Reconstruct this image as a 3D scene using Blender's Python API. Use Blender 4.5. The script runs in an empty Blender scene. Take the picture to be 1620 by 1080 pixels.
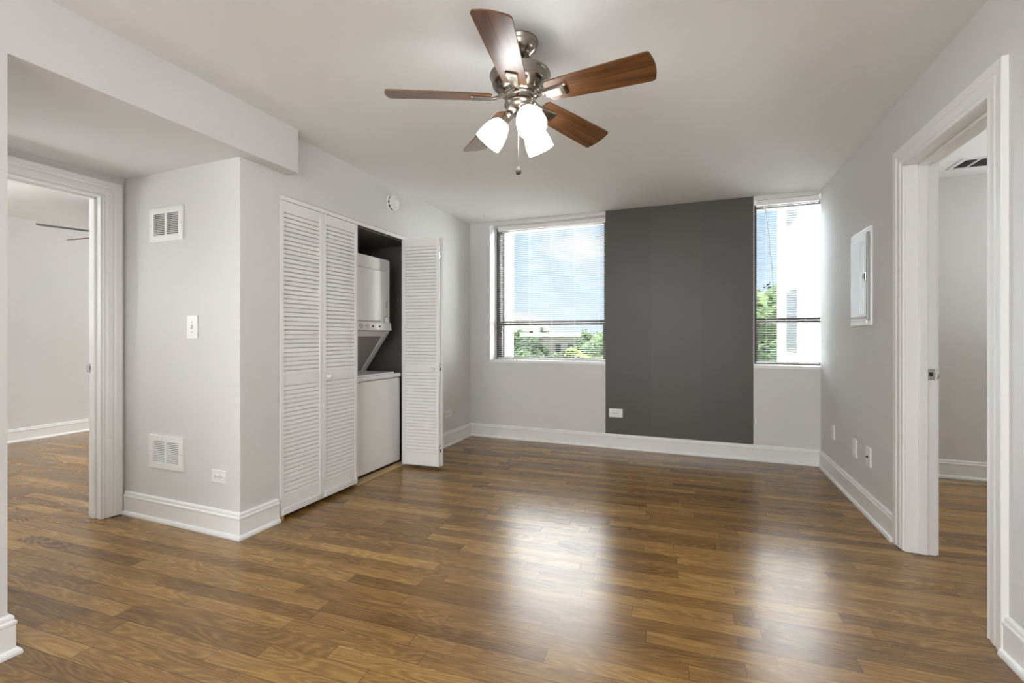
import bpy, bmesh, math, random
from mathutils import Vector, Matrix
R = math.radians
scene = bpy.context.scene
COL = scene.collection
random.seed(7)

# ------------------------------------------------------------------ camera
H = 2.45            # ceiling height
CAM_H = 1.156
cam_data = bpy.data.cameras.new('camera')
cam = bpy.data.objects.new('camera', cam_data)
COL.objects.link(cam)
cam.location = (0, 0, CAM_H)
cam.rotation_euler = (R(90), 0, R(21.433))
cam_data.sensor_width = 36.0
cam_data.sensor_fit = 'HORIZONTAL'
cam_data.lens = 726.0 / 1620.0 * 36.0
cam_data.shift_y = -9.0 / 1620.0
cam_data.clip_start = 0.02
cam_data.clip_end = 500
scene.camera = cam

# ------------------------------------------------------------------ colour management
vs = scene.view_settings
vs.view_transform = 'Standard'
vs.look = 'None'
vs.gamma = 1.0
vs.exposure = 1.22
vs.use_curve_mapping = False
cy = scene.cycles
cy.use_denoising = True
cy.max_bounces = 12
cy.diffuse_bounces = 8
cy.glossy_bounces = 5
cy.transparent_max_bounces = 16
cy.sample_clamp_indirect = 6.0
cy.caustics_reflective = False
cy.caustics_refractive = False

# ------------------------------------------------------------------ sky
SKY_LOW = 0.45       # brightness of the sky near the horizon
SKY_HIGH = 9.8      # added brightness of the unseen high sky, for room light and floor reflections
SIDE = 15.0          # added brightness of the unseen sky to either side
w = bpy.data.worlds.new('sky')
scene.world = w
w.use_nodes = True
nt = w.node_tree
nt.nodes.clear()
def N(t, typ, **kw):
    n = t.nodes.new(typ)
    for k, v in kw.items():
        setattr(n, k, v)
    return n
tc = N(nt, 'ShaderNodeTexCoord')
sep = N(nt, 'ShaderNodeSeparateXYZ')
nt.links.new(tc.outputs['Generated'], sep.inputs[0])
ramp = N(nt, 'ShaderNodeValToRGB')
els = ramp.color_ramp.elements
els[0].position = 0.0; els[0].color = (0.80, 0.91, 1.0, 1)
els[1].position = 0.26; els[1].color = (0.44, 0.68, 0.99, 1)
e = els.new(0.10); e.color = (0.62, 0.82, 1.0, 1)
nt.links.new(sep.outputs['Z'], ramp.inputs[0])
mp = N(nt, 'ShaderNodeMapping')
mp.inputs['Scale'].default_value = (3.2, 3.2, 9.0)
mp.inputs['Location'].default_value = (0.25, 0.0, 0.35)
nt.links.new(tc.outputs['Generated'], mp.inputs[0])
nz = N(nt, 'ShaderNodeTexNoise')
nz.inputs['Scale'].default_value = 1.0
nz.inputs['Detail'].default_value = 6.0
nz.inputs['Roughness'].default_value = 0.55
nt.links.new(mp.outputs[0], nz.inputs['Vector'])
cr = N(nt, 'ShaderNodeMapRange')
cr.inputs['From Min'].default_value = 0.50
cr.inputs['From Max'].default_value = 0.62
nt.links.new(nz.outputs['Fac'], cr.inputs['Value'])
mixc = N(nt, 'ShaderNodeMix', data_type='RGBA')
mixc.inputs['B'].default_value = (1.0, 0.97, 0.94, 1)
nt.links.new(cr.outputs[0], mixc.inputs['Factor'])
nt.links.new(ramp.outputs[0], mixc.inputs['A'])
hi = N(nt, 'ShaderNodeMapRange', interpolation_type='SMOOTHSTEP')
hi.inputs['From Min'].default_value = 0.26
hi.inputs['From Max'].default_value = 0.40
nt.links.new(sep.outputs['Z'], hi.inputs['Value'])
# the added high-sky brightness is kept to the window side of the building
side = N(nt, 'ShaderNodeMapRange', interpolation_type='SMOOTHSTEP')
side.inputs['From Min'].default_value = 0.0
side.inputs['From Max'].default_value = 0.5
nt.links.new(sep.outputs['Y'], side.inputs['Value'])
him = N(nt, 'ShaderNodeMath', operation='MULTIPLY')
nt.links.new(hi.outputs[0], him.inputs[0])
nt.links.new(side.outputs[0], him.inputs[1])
mixh = N(nt, 'ShaderNodeMix', data_type='RGBA')
mixh.inputs['B'].default_value = (0.96, 0.985, 1.0, 1)
nt.links.new(him.outputs[0], mixh.inputs['Factor'])
nt.links.new(mixc.outputs['Result'], mixh.inputs['A'])
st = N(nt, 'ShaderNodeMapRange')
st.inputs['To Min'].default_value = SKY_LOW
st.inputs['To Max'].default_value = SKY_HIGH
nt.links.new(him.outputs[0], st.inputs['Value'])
# unseen bright banks added left and right of the view to light the room
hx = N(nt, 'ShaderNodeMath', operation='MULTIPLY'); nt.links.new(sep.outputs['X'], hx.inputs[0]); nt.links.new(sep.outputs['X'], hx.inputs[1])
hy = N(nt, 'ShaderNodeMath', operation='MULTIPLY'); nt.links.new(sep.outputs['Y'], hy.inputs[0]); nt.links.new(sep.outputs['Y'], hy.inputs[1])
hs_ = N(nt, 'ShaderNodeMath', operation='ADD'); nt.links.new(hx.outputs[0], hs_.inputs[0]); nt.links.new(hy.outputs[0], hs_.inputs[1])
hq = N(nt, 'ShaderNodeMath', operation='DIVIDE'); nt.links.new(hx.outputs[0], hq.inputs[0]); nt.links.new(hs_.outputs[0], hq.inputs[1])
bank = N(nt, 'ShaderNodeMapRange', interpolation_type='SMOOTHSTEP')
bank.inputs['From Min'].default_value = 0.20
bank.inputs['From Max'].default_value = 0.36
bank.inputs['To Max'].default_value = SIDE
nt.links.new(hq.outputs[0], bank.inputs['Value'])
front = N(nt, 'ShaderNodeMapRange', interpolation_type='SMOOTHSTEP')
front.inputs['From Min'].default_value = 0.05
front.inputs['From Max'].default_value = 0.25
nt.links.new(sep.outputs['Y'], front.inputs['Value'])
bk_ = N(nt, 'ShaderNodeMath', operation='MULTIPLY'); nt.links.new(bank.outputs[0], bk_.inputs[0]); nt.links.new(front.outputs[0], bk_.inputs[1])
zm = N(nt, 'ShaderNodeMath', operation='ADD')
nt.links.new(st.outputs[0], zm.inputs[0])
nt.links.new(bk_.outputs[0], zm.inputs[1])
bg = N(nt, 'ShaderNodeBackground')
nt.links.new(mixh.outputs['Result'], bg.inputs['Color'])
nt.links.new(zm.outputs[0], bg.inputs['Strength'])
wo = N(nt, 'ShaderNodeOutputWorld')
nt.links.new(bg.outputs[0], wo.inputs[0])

# ------------------------------------------------------------------ sun and added fill lights
def light(name, typ, loc, rot, energy, color=(1, 1, 1), **kw):
    d = bpy.data.lights.new(name, typ)
    d.energy = energy
    d.color = color
    for k, v in kw.items():
        setattr(d, k, v)
    o = bpy.data.objects.new(name, d)
    o.location = loc
    o.rotation_euler = rot
    COL.objects.link(o)
    return o
sun = light('sun', 'SUN', (-20, -10, 30), (0, 0, 0), 52.0, (1.0, 0.985, 0.965), angle=R(0.6))
sun.rotation_euler = Vector((0.22, 0.14, -0.95)).to_track_quat('-Z', 'Y').to_euler()
# unseen fill lights added behind the camera, in the hall and side rooms
light('rear_fill', 'AREA', (-0.6, -2.66, 1.35), (R(90), 0, 0), 58, (0.94, 0.98, 1.02), shape='RECTANGLE', size=3.2, size_y=2.1)
light('hall_fill', 'POINT', (-2.95, 1.0, 1.15), (0, 0, 0), 2.8, (0.95, 0.98, 1.0), shadow_soft_size=0.08)
light('left_room_up_fill', 'AREA', (-5.0, 0.6, 1.1), (R(180), 0, 0), 20, (0.95, 0.98, 1.0), shape='RECTANGLE', size=0.8, size_y=0.8)
light('left_room_point_fill', 'POINT', (-5.0, 0.2, 1.5), (0, 0, 0), 12, (0.95, 0.98, 1.0), shadow_soft_size=0.12)
light('right_room_up_fill', 'AREA', (3.0, 3.4, 1.0), (R(180), 0, 0), 9, (0.95, 0.98, 1.0), shape='RECTANGLE', size=0.8, size_y=0.8)
# sampling portals that guide sky light through the window openings
for nm, x0, x1 in (('main', -2.155, -0.837), ('narrow', 0.53, 1.24), ('left', -5.7, -4.9), ('right', 2.6, 3.6)):
    p = light('portal_' + nm, 'AREA', ((x0 + x1) / 2, 5.05, 1.65), (R(-90), 0, 0), 1, shape='RECTANGLE', size=x1 - x0, size_y=1.56)
    p.data.cycles.is_portal = True

# ------------------------------------------------------------------ materials
MATS = {}
def principled(name, color, rough=0.5, metal=0.0, spec=0.5, coat=0.0, emis=None, estr=0.0):
    m = bpy.data.materials.new(name)
    m.use_nodes = True
    b = m.node_tree.nodes['Principled BSDF']
    b.inputs['Base Color'].default_value = (*color, 1)
    b.inputs['Roughness'].default_value = rough
    b.inputs['Metallic'].default_value = metal
    b.inputs['Specular IOR Level'].default_value = spec
    b.inputs['Coat Weight'].default_value = coat
    if emis:
        b.inputs['Emission Color'].default_value = (*emis, 1)
        b.inputs['Emission Strength'].default_value = estr
    MATS[name] = m
    return m
def add_bump(m, scale, strength, dist=0.002, detail=3):
    t = m.node_tree
    c = N(t, 'ShaderNodeTexCoord')
    n = N(t, 'ShaderNodeTexNoise')
    n.inputs['Scale'].default_value = scale
    n.inputs['Detail'].default_value = detail
    t.links.new(c.outputs['Object'], n.inputs['Vector'])
    bp = N(t, 'ShaderNodeBump')
    bp.inputs['Strength'].default_value = strength
    bp.inputs['Distance'].default_value = dist
    t.links.new(n.outputs['Fac'], bp.inputs['Height'])
    t.links.new(bp.outputs[0], t.nodes['Principled BSDF'].inputs['Normal'])

M_WALL = principled('wall_paint', (0.66, 0.652, 0.642), 0.55, spec=0.3); add_bump(M_WALL, 160, 0.12)
M_CLOSET = principled('closet_shaded', (0.26, 0.25, 0.24), 0.7, spec=0.2)  # closet walls darkened, shade of the unlit recess put into the colour
M_CEIL = principled('ceiling_paint', (0.80, 0.80, 0.795), 0.8, spec=0.2); add_bump(M_CEIL, 120, 0.1)
M_TRIM = principled('trim_paint', (0.80, 0.80, 0.79), 0.3, spec=0.5)
M_WHITE = principled('white_enamel', (0.82, 0.82, 0.81), 0.25, spec=0.5)
M_VENT = principled('vent_enamel', (0.68, 0.68, 0.67), 0.35)
M_GLOSS = principled('glossy_enamel', (0.84, 0.84, 0.83), 0.16, spec=0.6, coat=0.5)
M_DOOR = principled('door_paint', (0.78, 0.78, 0.765), 0.38, spec=0.4)
M_PLASTIC = principled('white_plastic', (0.80, 0.80, 0.785), 0.35)
M_DARK = principled('dark_void', (0.02, 0.02, 0.02), 0.7)
M_NICKEL = principled('brushed_nickel', (0.31, 0.275, 0.23), 0.23, metal=1.0)
M_CHROME = principled('bright_steel', (0.70, 0.69, 0.67), 0.2, metal=1.0)
M_BRONZE = principled('bronze_aluminium', (0.055, 0.045, 0.04), 0.45, spec=0.4)
M_SLAT = principled('blind_slat', (0.82, 0.81, 0.79), 0.4)
M_GREYSTEEL = principled('grey_steel', (0.30, 0.30, 0.29), 0.4, metal=0.6)
M_SHADOWSTEEL = principled('dark_steel_and_recess', (0.07, 0.065, 0.06), 0.3, metal=0.5)  # steel of the chain bob; on fan slots it stands in for recess shade
M_GREYPL = principled('grey_plastic', (0.35, 0.34, 0.33), 0.45)
M_PINE = principled('bare_wood', (0.48, 0.33, 0.17), 0.5)
M_SHADE = principled('lit_glass_shade', (0.95, 0.95, 0.93), 0.3, emis=(0.975, 0.99, 1.0), estr=7.0)
M_BULB = principled('lit_bulb', (0.95, 0.95, 0.93), 0.3, emis=(0.975, 0.99, 1.0), estr=85.0)
M_ACC = principled('accent_paint', (0.088, 0.083, 0.076), 0.42, spec=0.35); add_bump(M_ACC, 220, 0.12)

def make_accent():
    t = M_ACC.node_tree
    b = t.nodes['Principled BSDF']
    c = N(t, 'ShaderNodeTexCoord'); s = N(t, 'ShaderNodeSeparateXYZ')
    t.links.new(c.outputs['Object'], s.inputs[0])
    r = N(t, 'ShaderNodeValToRGB'); r.color_ramp.interpolation = 'CONSTANT'
    mr = N(t, 'ShaderNodeMapRange')
    mr.inputs['From Min'].default_value = -0.837; mr.inputs['From Max'].default_value = 0.53
    t.links.new(s.outputs['X'], mr.inputs['Value'])
    t.links.new(mr.outputs[0], r.inputs[0])
    e = r.color_ramp.elements
    e[0].position = 0; e[0].color = (0.089, 0.083, 0.076, 1)
    e[1].position = 0.332; e[1].color = (0.096, 0.090, 0.081, 1)
    k = e.new(0.675); k.color = (0.091, 0.086, 0.078, 1)
    t.links.new(r.outputs[0], b.inputs['Base Color'])
make_accent()

def glass_mat():
    m = bpy.data.materials.new('window_glass'); m.use_nodes = True
    t = m.node_tree; t.nodes.clear()
    o = N(t, 'ShaderNodeOutputMaterial'); mx = N(t, 'ShaderNodeMixShader')
    tr = N(t, 'ShaderNodeBsdfTransparent'); gl = N(t, 'ShaderNodeBsdfGlossy')
    tr.inputs[0].default_value = (0.97, 0.98, 0.98, 1)
    gl.inputs['Roughness'].default_value = 0.02
    fr = N(t, 'ShaderNodeFresnel'); fr.inputs[0].default_value = 1.35
    t.links.new(fr.outputs[0], mx.inputs[0]); t.links.new(tr.outputs[0], mx.inputs[1]); t.links.new(gl.outputs[0], mx.inputs[2])
    t.links.new(mx.outputs[0], o.inputs[0])
    return m
M_GLASS = glass_mat()

def math_node(t, op, a, b=None, c=None):
    n = N(t, 'ShaderNodeMath', operation=op)
    for i, v in enumerate((a, b, c)):
        if v is None: continue
        if isinstance(v, (int, float)): n.inputs[i].default_value = v
        else: t.links.new(v, n.inputs[i])
    return n.outputs[0]

def floor_mat():
    m = principled('stained_oak_floor', (0.2, 0.1, 0.05), 0.2)
    t = m.node_tree; b = t.nodes['Principled BSDF']
    c = N(t, 'ShaderNodeTexCoord')
    rot = N(t, 'ShaderNodeMapping'); rot.inputs['Rotation'].default_value = (0, 0, R(FLOOR_ROT))
    t.links.new(c.outputs['Object'], rot.inputs[0])
    s = N(t, 'ShaderNodeSeparateXYZ'); t.links.new(rot.outputs[0], s.inputs[0])
    u, v = s.outputs['X'], s.outputs['Y']
    WD, LN = 0.075, 1.35
    vr = math_node(t, 'DIVIDE', v, WD)
    row = math_node(t, 'FLOOR', vr)
    vf = math_node(t, 'FRACT', vr)
    wn = N(t, 'ShaderNodeTexWhiteNoise', noise_dimensions='1D'); t.links.new(row, wn.inputs['W'])
    off = math_node(t, 'MULTIPLY', wn.outputs['Value'], 7.31)
    ur = math_node(t, 'ADD', math_node(t, 'DIVIDE', u, LN), off)
    colm = math_node(t, 'FLOOR', ur)
    uf = math_node(t, 'FRACT', ur)
    def wn2(a, bb, k):
        cv = N(t, 'ShaderNodeCombineXYZ'); t.links.new(a, cv.inputs[0]); t.links.new(bb, cv.inputs[1]); cv.inputs[2].default_value = k
        wv = N(t, 'ShaderNodeTexWhiteNoise', noise_dimensions='3D'); t.links.new(cv.outputs[0], wv.inputs['Vector'])
        return wv.outputs['Value']
    cut = math_node(t, 'MULTIPLY_ADD', wn2(colm, row, 1.5), 0.5, 0.25)
    sub = math_node(t, 'GREATER_THAN', uf, cut)
    idc = math_node(t, 'MULTIPLY_ADD', colm, 2.0, sub)
    rnd = wn2(idc, row, 3.5)
    rnd2 = wn2(idc, row, 8.5)
    # joints
    d1 = math_node(t, 'MULTIPLY', math_node(t, 'MINIMUM', vf, math_node(t, 'SUBTRACT', 1.0, vf)), WD)
    d2 = math_node(t, 'MULTIPLY', math_node(t, 'MINIMUM', math_node(t, 'ABSOLUTE', math_node(t, 'SUBTRACT', uf, cut)),
                  math_node(t, 'MINIMUM', uf, math_node(t, 'SUBTRACT', 1.0, uf))), LN)
    joint = N(t, 'ShaderNodeMapRange'); joint.inputs['From Min'].default_value = 0.0004; joint.inputs['From Max'].default_value = 0.0016
    t.links.new(math_node(t, 'MINIMUM', d1, d2), joint.inputs['Value'])
    # grain coordinates, shifted per plank
    gx = math_node(t, 'MULTIPLY_ADD', rnd, 37.0, u)
    gy = math_node(t, 'MULTIPLY_ADD', rnd2, 53.0, v)
    def gvec(sx, sy):
        cv = N(t, 'ShaderNodeCombineXYZ')
        t.links.new(math_node(t, 'MULTIPLY', gx, sx), cv.inputs[0]); t.links.new(math_node(t, 'MULTIPLY', gy, sy), cv.inputs[1])
        return cv.outputs[0]
    n1 = N(t, 'ShaderNodeTexNoise'); n1.inputs['Scale'].default_value = 1; n1.inputs['Detail'].default_value = 1.5; n1.inputs['Roughness'].default_value = 0.4
    t.links.new(gvec(1.2, 9.5), n1.inputs['Vector'])
    ring = math_node(t, 'MULTIPLY_ADD', math_node(t, 'SINE', math_node(t, 'MULTIPLY', n1.outputs['Fac'], 130.0)), 0.5, 0.5)
    ring = math_node(t, 'POWER', ring, 1.6)
    n2 = N(t, 'ShaderNodeTexNoise'); n2.inputs['Scale'].default_value = 1; n2.inputs['Detail'].default_value = 4; n2.inputs['Roughness'].default_value = 0.65
    t.links.new(gvec(6.0, 210.0), n2.inputs['Vector'])
    n3 = N(t, 'ShaderNodeTexNoise'); n3.inputs['Scale'].default_value = 1; n3.inputs['Detail'].default_value = 2
    t.links.new(gvec(1.2, 14.0), n3.inputs['Vector'])
    fig = math_node(t, 'MULTIPLY', ring, 0.22)                    # cathedral figure
    fig = math_node(t, 'MULTIPLY_ADD', math_node(t, 'SUBTRACT', n2.outputs['Fac'], 0.5), 1.2, fig)
    fig = math_node(t, 'MULTIPLY_ADD', math_node(t, 'SUBTRACT', n3.outputs['Fac'], 0.5), 0.55, fig)
    tone = math_node(t, 'MULTIPLY_ADD', rnd, 0.48, fig)
    tone = math_node(t, 'ADD', tone, 0.06)
    r = N(t, 'ShaderNodeValToRGB'); e = r.color_ramp.elements
    e[0].position = 0.0; e[0].color = (0.112, 0.055, 0.015, 1)
    e[1].position = 1.0; e[1].color = (0.46, 0.280, 0.088, 1)
    k = e.new(0.35); k.color = (0.215, 0.114, 0.031, 1)
    k = e.new(0.65); k.color = (0.315, 0.178, 0.050, 1)
    t.links.new(tone, r.inputs[0])
    mj = N(t, 'ShaderNodeMix', data_type='RGBA'); mj.inputs['A'].default_value = (0.07, 0.034, 0.014, 1)
    t.links.new(joint.outputs[0], mj.inputs['Factor']); t.links.new(r.outputs[0], mj.inputs['B'])
    t.links.new(mj.outputs['Result'], b.inputs['Base Color'])
    # sheen of the worn varnish: small variation of roughness and a slightly uneven surface
    n4 = N(t, 'ShaderNodeTexNoise'); n4.inputs['Scale'].default_value = 2.3; n4.inputs['Detail'].default_value = 3
    t.links.new(c.outputs['Object'], n4.inputs['Vector'])
    rr = math_node(t, 'MULTIPLY_ADD', n4.outputs['Fac'], 0.10, 0.20)
    t.links.new(rr, b.inputs['Roughness'])
    b.inputs['IOR'].default_value = 1.55
    b.inputs['Specular IOR Level'].default_value = 0.5
    hgt = math_node(t, 'MULTIPLY_ADD', joint.outputs[0], 0.12, math_node(t, 'MULTIPLY_ADD', rnd2, 0.04, math_node(t, 'MULTIPLY', n2.outputs['Fac'], 0.16)))
    n5 = N(t, 'ShaderNodeTexNoise'); n5.inputs['Scale'].default_value = 1.0; n5.inputs['Detail'].default_value = 1
    t.links.new(gvec(1.5, 16.0), n5.inputs['Vector'])
    hgt = math_node(t, 'MULTIPLY_ADD', n5.outputs['Fac'], 0.4, hgt)
    bp = N(t, 'ShaderNodeBump'); bp.inputs['Strength'].default_value = 0.12; bp.inputs['Distance'].default_value = 0.0012
    t.links.new(hgt, bp.inputs['Height']); t.links.new(bp.outputs[0], b.inputs['Normal'])
    return m
FLOOR_ROT = -3.0
M_FLOOR = floor_mat()

def walnut_mat(name, c0, c1):
    m = principled(name, c0, 0.32, spec=0.45)
    t = m.node_tree; b = t.nodes['Principled BSDF']
    c = N(t, 'ShaderNodeTexCoord'); mpn = N(t, 'ShaderNodeMapping'); mpn.inputs['Scale'].default_value = (3.0, 38.0, 3.0)
    t.links.new(c.outputs['Object'], mpn.inputs[0])
    n = N(t, 'ShaderNodeTexNoise'); n.inputs['Scale'].default_value = 1.0; n.inputs['Detail'].default_value = 5; n.inputs['Distortion'].default_value = 0.6
    t.links.new(mpn.outputs[0], n.inputs['Vector'])
    r = N(t, 'ShaderNodeValToRGB'); e = r.color_ramp.elements
    e[0].position = 0.32; e[0].color = (*c0, 1); e[1].position = 0.68; e[1].color = (*c1, 1)
    t.links.new(n.outputs['Fac'], r.inputs[0]); t.links.new(r.outputs[0], b.inputs['Base Color'])
    return m
M_BLADE = walnut_mat('walnut_blade', (0.062, 0.025, 0.009), (0.17, 0.074, 0.027))
M_BLADE_DARK = principled('dark_blade', (0.05, 0.045, 0.042), 0.4)

def brick_mat(name, c1, c2, mortar, scale):
    m = principled(name, c1, 0.75, spec=0.2)
    t = m.node_tree; b = t.nodes['Principled BSDF']
    c = N(t, 'ShaderNodeTexCoord'); g = N(t, 'ShaderNodeNewGeometry')
    s = N(t, 'ShaderNodeSeparateXYZ'); t.links.new(c.outputs['Object'], s.inputs[0])
    cv = N(t, 'ShaderNodeCombineXYZ')
    t.links.new(math_node(t, 'ADD', s.outputs['X'], s.outputs['Y']), cv.inputs[0]); t.links.new(s.outputs['Z'], cv.inputs[1])
    br = N(t, 'ShaderNodeTexBrick')
    br.inputs['Color1'].default_value = (*c1, 1); br.inputs['Color2'].default_value = (*c2, 1); br.inputs['Mortar'].default_value = (*mortar, 1)
    br.inputs['Scale'].default_value = scale; br.inputs['Mortar Size'].default_value = 0.018
    br.inputs['Brick Width'].default_value = 0.45; br.inputs['Row Height'].default_value = 0.16
    t.links.new(cv.outputs[0], br.inputs['Vector']); t.links.new(br.outputs['Color'], b.inputs['Base Color'])
    return m
M_BRICK = brick_mat('white_painted_brick', (0.74, 0.74, 0.73), (0.70, 0.70, 0.69), (0.55, 0.55, 0.54), 2.0)
M_BEIGE = principled('beige_render', (0.24, 0.205, 0.175), 0.8)
M_ROOFW = principled('white_roof', (0.22, 0.22, 0.22), 0.7)
M_PANE = principled('dark_window_pane', (0.015, 0.017, 0.018), 0.3, spec=0.1)
M_BARK = principled('bark', (0.12, 0.085, 0.055), 0.9)

def leaf_mat(name, c0, c1):
    m = principled(name, c0, 0.9, spec=0.03)
    t = m.node_tree; b = t.nodes['Principled BSDF']
    g = N(t, 'ShaderNodeNewGeometry')
    r = N(t, 'ShaderNodeValToRGB'); e = r.color_ramp.elements
    e[0].color = (*c0, 1); e[1].color = (*c1, 1)
    t.links.new(g.outputs['Random Per Island'], r.inputs[0]); t.links.new(r.outputs[0], b.inputs['Base Color'])
    return m
M_LEAF_D = leaf_mat('dark_leaves', (0.0035, 0.0075, 0.0028), (0.012, 0.020, 0.008))
M_LEAF_M = leaf_mat('mid_leaves', (0.006, 0.012, 0.0042), (0.019, 0.029, 0.011))
M_LEAF_Y = leaf_mat('lime_leaves', (0.016, 0.026, 0.006), (0.043, 0.054, 0.015))
M_GROUND = principled('pale_bounce_ground', (0.72, 0.71, 0.68), 0.9)  # unseen near ground, made pale to bounce light up through the windows

M_FIELD = principled('green_land', (0.012, 0.022, 0.008), 0.95, spec=0.02)

# ------------------------------------------------------------------ mesh helpers
def box(bm, x0, x1, y0, y1, z0, z1, mi=0):
    vsx = [bm.verts.new((x, y, z)) for z in (z0, z1) for y in (y0, y1) for x in (x0, x1)]
    out = []
    for f in ((0, 2, 3, 1), (4, 5, 7, 6), (0, 1, 5, 4), (1, 3, 7, 5), (3, 2, 6, 7), (2, 0, 4, 6)):
        fc = bm.faces.new([vsx[i] for i in f]); fc.material_index = mi; out.append(fc)
    return vsx
def B(*boxes):
    bm = bmesh.new()
    for b in boxes: box(bm, *b)
    return bm
def prism(bm, pts, axis, a0, a1, mi=0):
    """polygon pts (2-D) extruded along axis from a0 to a1; the 2-D axes are the other two in x,y,z order"""
    def mk(p, a):
        c = list(p); c.insert('xyz'.index(axis), a); return bm.verts.new(c)
    v0 = [mk(p, a0) for p in pts]; v1 = [mk(p, a1) for p in pts]
    n = len(pts)
    bm.faces.new(v0).material_index = mi; bm.faces.new(v1[::-1]).material_index = mi
    for i in range(n):
        bm.faces.new((v0[i], v1[i], v1[(i + 1) % n], v0[(i + 1) % n])).material_index = mi
def lathe(bm, prof, n=40, mtx=None, mi=0, smooth=True):
    rings = []
    for r, z in prof:
        if r < 1e-6:
            p = Vector((0, 0, z)); rings.append([bm.verts.new(mtx @ p if mtx else p)])
        else:
            ring = []
            for k in range(n):
                a = 2 * math.pi * k / n
                p = Vector((r * math.cos(a), r * math.sin(a), z)); ring.append(bm.verts.new(mtx @ p if mtx else p))
            rings.append(ring)
    for a, b in zip(rings, rings[1:]):
        for k in range(n):
            k2 = (k + 1) % n
            if len(a) == 1 and len(b) == 1: continue
            if len(a) == 1: f = bm.faces.new((a[0], b[k2], b[k]))
            elif len(b) == 1: f = bm.faces.new((a[k], a[k2], b[0]))
            else: f = bm.faces.new((a[k], a[k2], b[k2], b[k]))
            f.smooth = smooth; f.material_index = mi
def tube(bm, pts, r, n=8, mi=0):
    pts = [Vector(p) for p in pts]
    rings = []
    for i, p in enumerate(pts):
        d = (pts[min(i + 1, len(pts) - 1)] - pts[max(i - 1, 0)]).normalized()
        up = Vector((0, 0, 1)) if abs(d.z) < 0.95 else Vector((1, 0, 0))
        s = d.cross(up).normalized(); q = s.cross(d).normalized()
        rad = r[i] if isinstance(r, (list, tuple)) else r
        rings.append([bm.verts.new(p + (s * math.cos(2 * math.pi * k / n) + q * math.sin(2 * math.pi * k / n)) * rad) for k in range(n)])
    for a, b in zip(rings, rings[1:]):
        for k in range(n):
            f = bm.faces.new((a[k], a[(k + 1) % n], b[(k + 1) % n], b[k])); f.smooth = True; f.material_index = mi
    bm.faces.new(rings[0]).material_index = mi; bm.faces.new(rings[-1][::-1]).material_index = mi
def obj(name, bm, mats, parent=None, loc=None, rot=None, bevel=0.0, seg=2, auto=False):
    bmesh.ops.recalc_face_normals(bm, faces=bm.faces)
    if bevel:
        bmesh.ops.bevel(bm, geom=[e for e in bm.edges], offset=bevel, segments=seg, affect='EDGES', profile=0.6, clamp_overlap=True)
    me = bpy.data.meshes.new(name)
    bm.to_mesh(me); bm.free()
    for m in (mats if isinstance(mats, (list, tuple)) else [mats]): me.materials.append(m)
    o = bpy.data.objects.new(name, me)
    COL.objects.link(o)
    if parent: o.parent = parent
    if loc is not None: o.location = loc
    if rot is not None: o.rotation_euler = rot
    return o
def tag(o, label, cat, group=None, kind=None):
    o['label'] = label; o['category'] = cat
    if group: o['group'] = group
    if kind: o['kind'] = kind
    return o
def thing(name, label, cat, loc=(0, 0, 0), rot=(0, 0, 0), group=None):
    o = bpy.data.objects.new(name, None); COL.objects.link(o)
    o.empty_display_size = 0.05
    o.location = loc; o.rotation_euler = rot
    return tag(o, label, cat, group)
def struct(o, label):
    o['kind'] = 'structure'; o['label'] = label
    return o
def sroot(name, label, loc=(0, 0, 0)):
    o = bpy.data.objects.new(name, None); COL.objects.link(o)
    o.location = loc
    return struct(o, label)
def sweep(bm, path, prof, seg=None, side=-1, close_ends=True):
    """sweep a (distance from wall, height) profile along a wall path in plan, mitred at its corners"""
    P = [Vector(p) for p in path]
    offs = []
    for i in range(len(P)):
        dirs = []
        if i > 0: dirs.append((P[i] - P[i - 1]).normalized())
        if i < len(P) - 1: dirs.append((P[i + 1] - P[i]).normalized())
        ns = [Vector((-d.y, d.x)) * side for d in dirs]
        if len(ns) == 1: offs.append(ns[0])
        else:
            m = (ns[0] + ns[1]).normalized(); offs.append(m / m.dot(ns[0]))
    i0, i1 = (seg, seg + 1) if seg is not None else (0, len(P) - 1)
    rings = []
    for i in range(i0, i1 + 1):
        rings.append([bm.verts.new((P[i].x + offs[i].x * d, P[i].y + offs[i].y * d, z)) for d, z in prof])
    n = len(prof)
    for a, b in zip(rings, rings[1:]):
        for k in range(n):
            bm.faces.new((a[k], a[(k + 1) % n], b[(k + 1) % n], b[k]))
    bm.faces.new(rings[0]); bm.faces.new(rings[-1][::-1])

# ------------------------------------------------------------------ room shell
XL, XB, XR, YB = -2.40, -2.305, 1.062, 4.79
XD, XFAR = -3.46, -6.85
struct(obj('floor', B((-7.2, 4.5, -2.8, 5.0, -0.2, 0.0)), M_FLOOR), 'glossy stained oak plank floor')
struct(obj('ceiling', B((-7.2, 4.5, -2.8, 5.2, H, H + 0.2)), M_CEIL), 'smooth pale grey painted ceiling')

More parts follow.
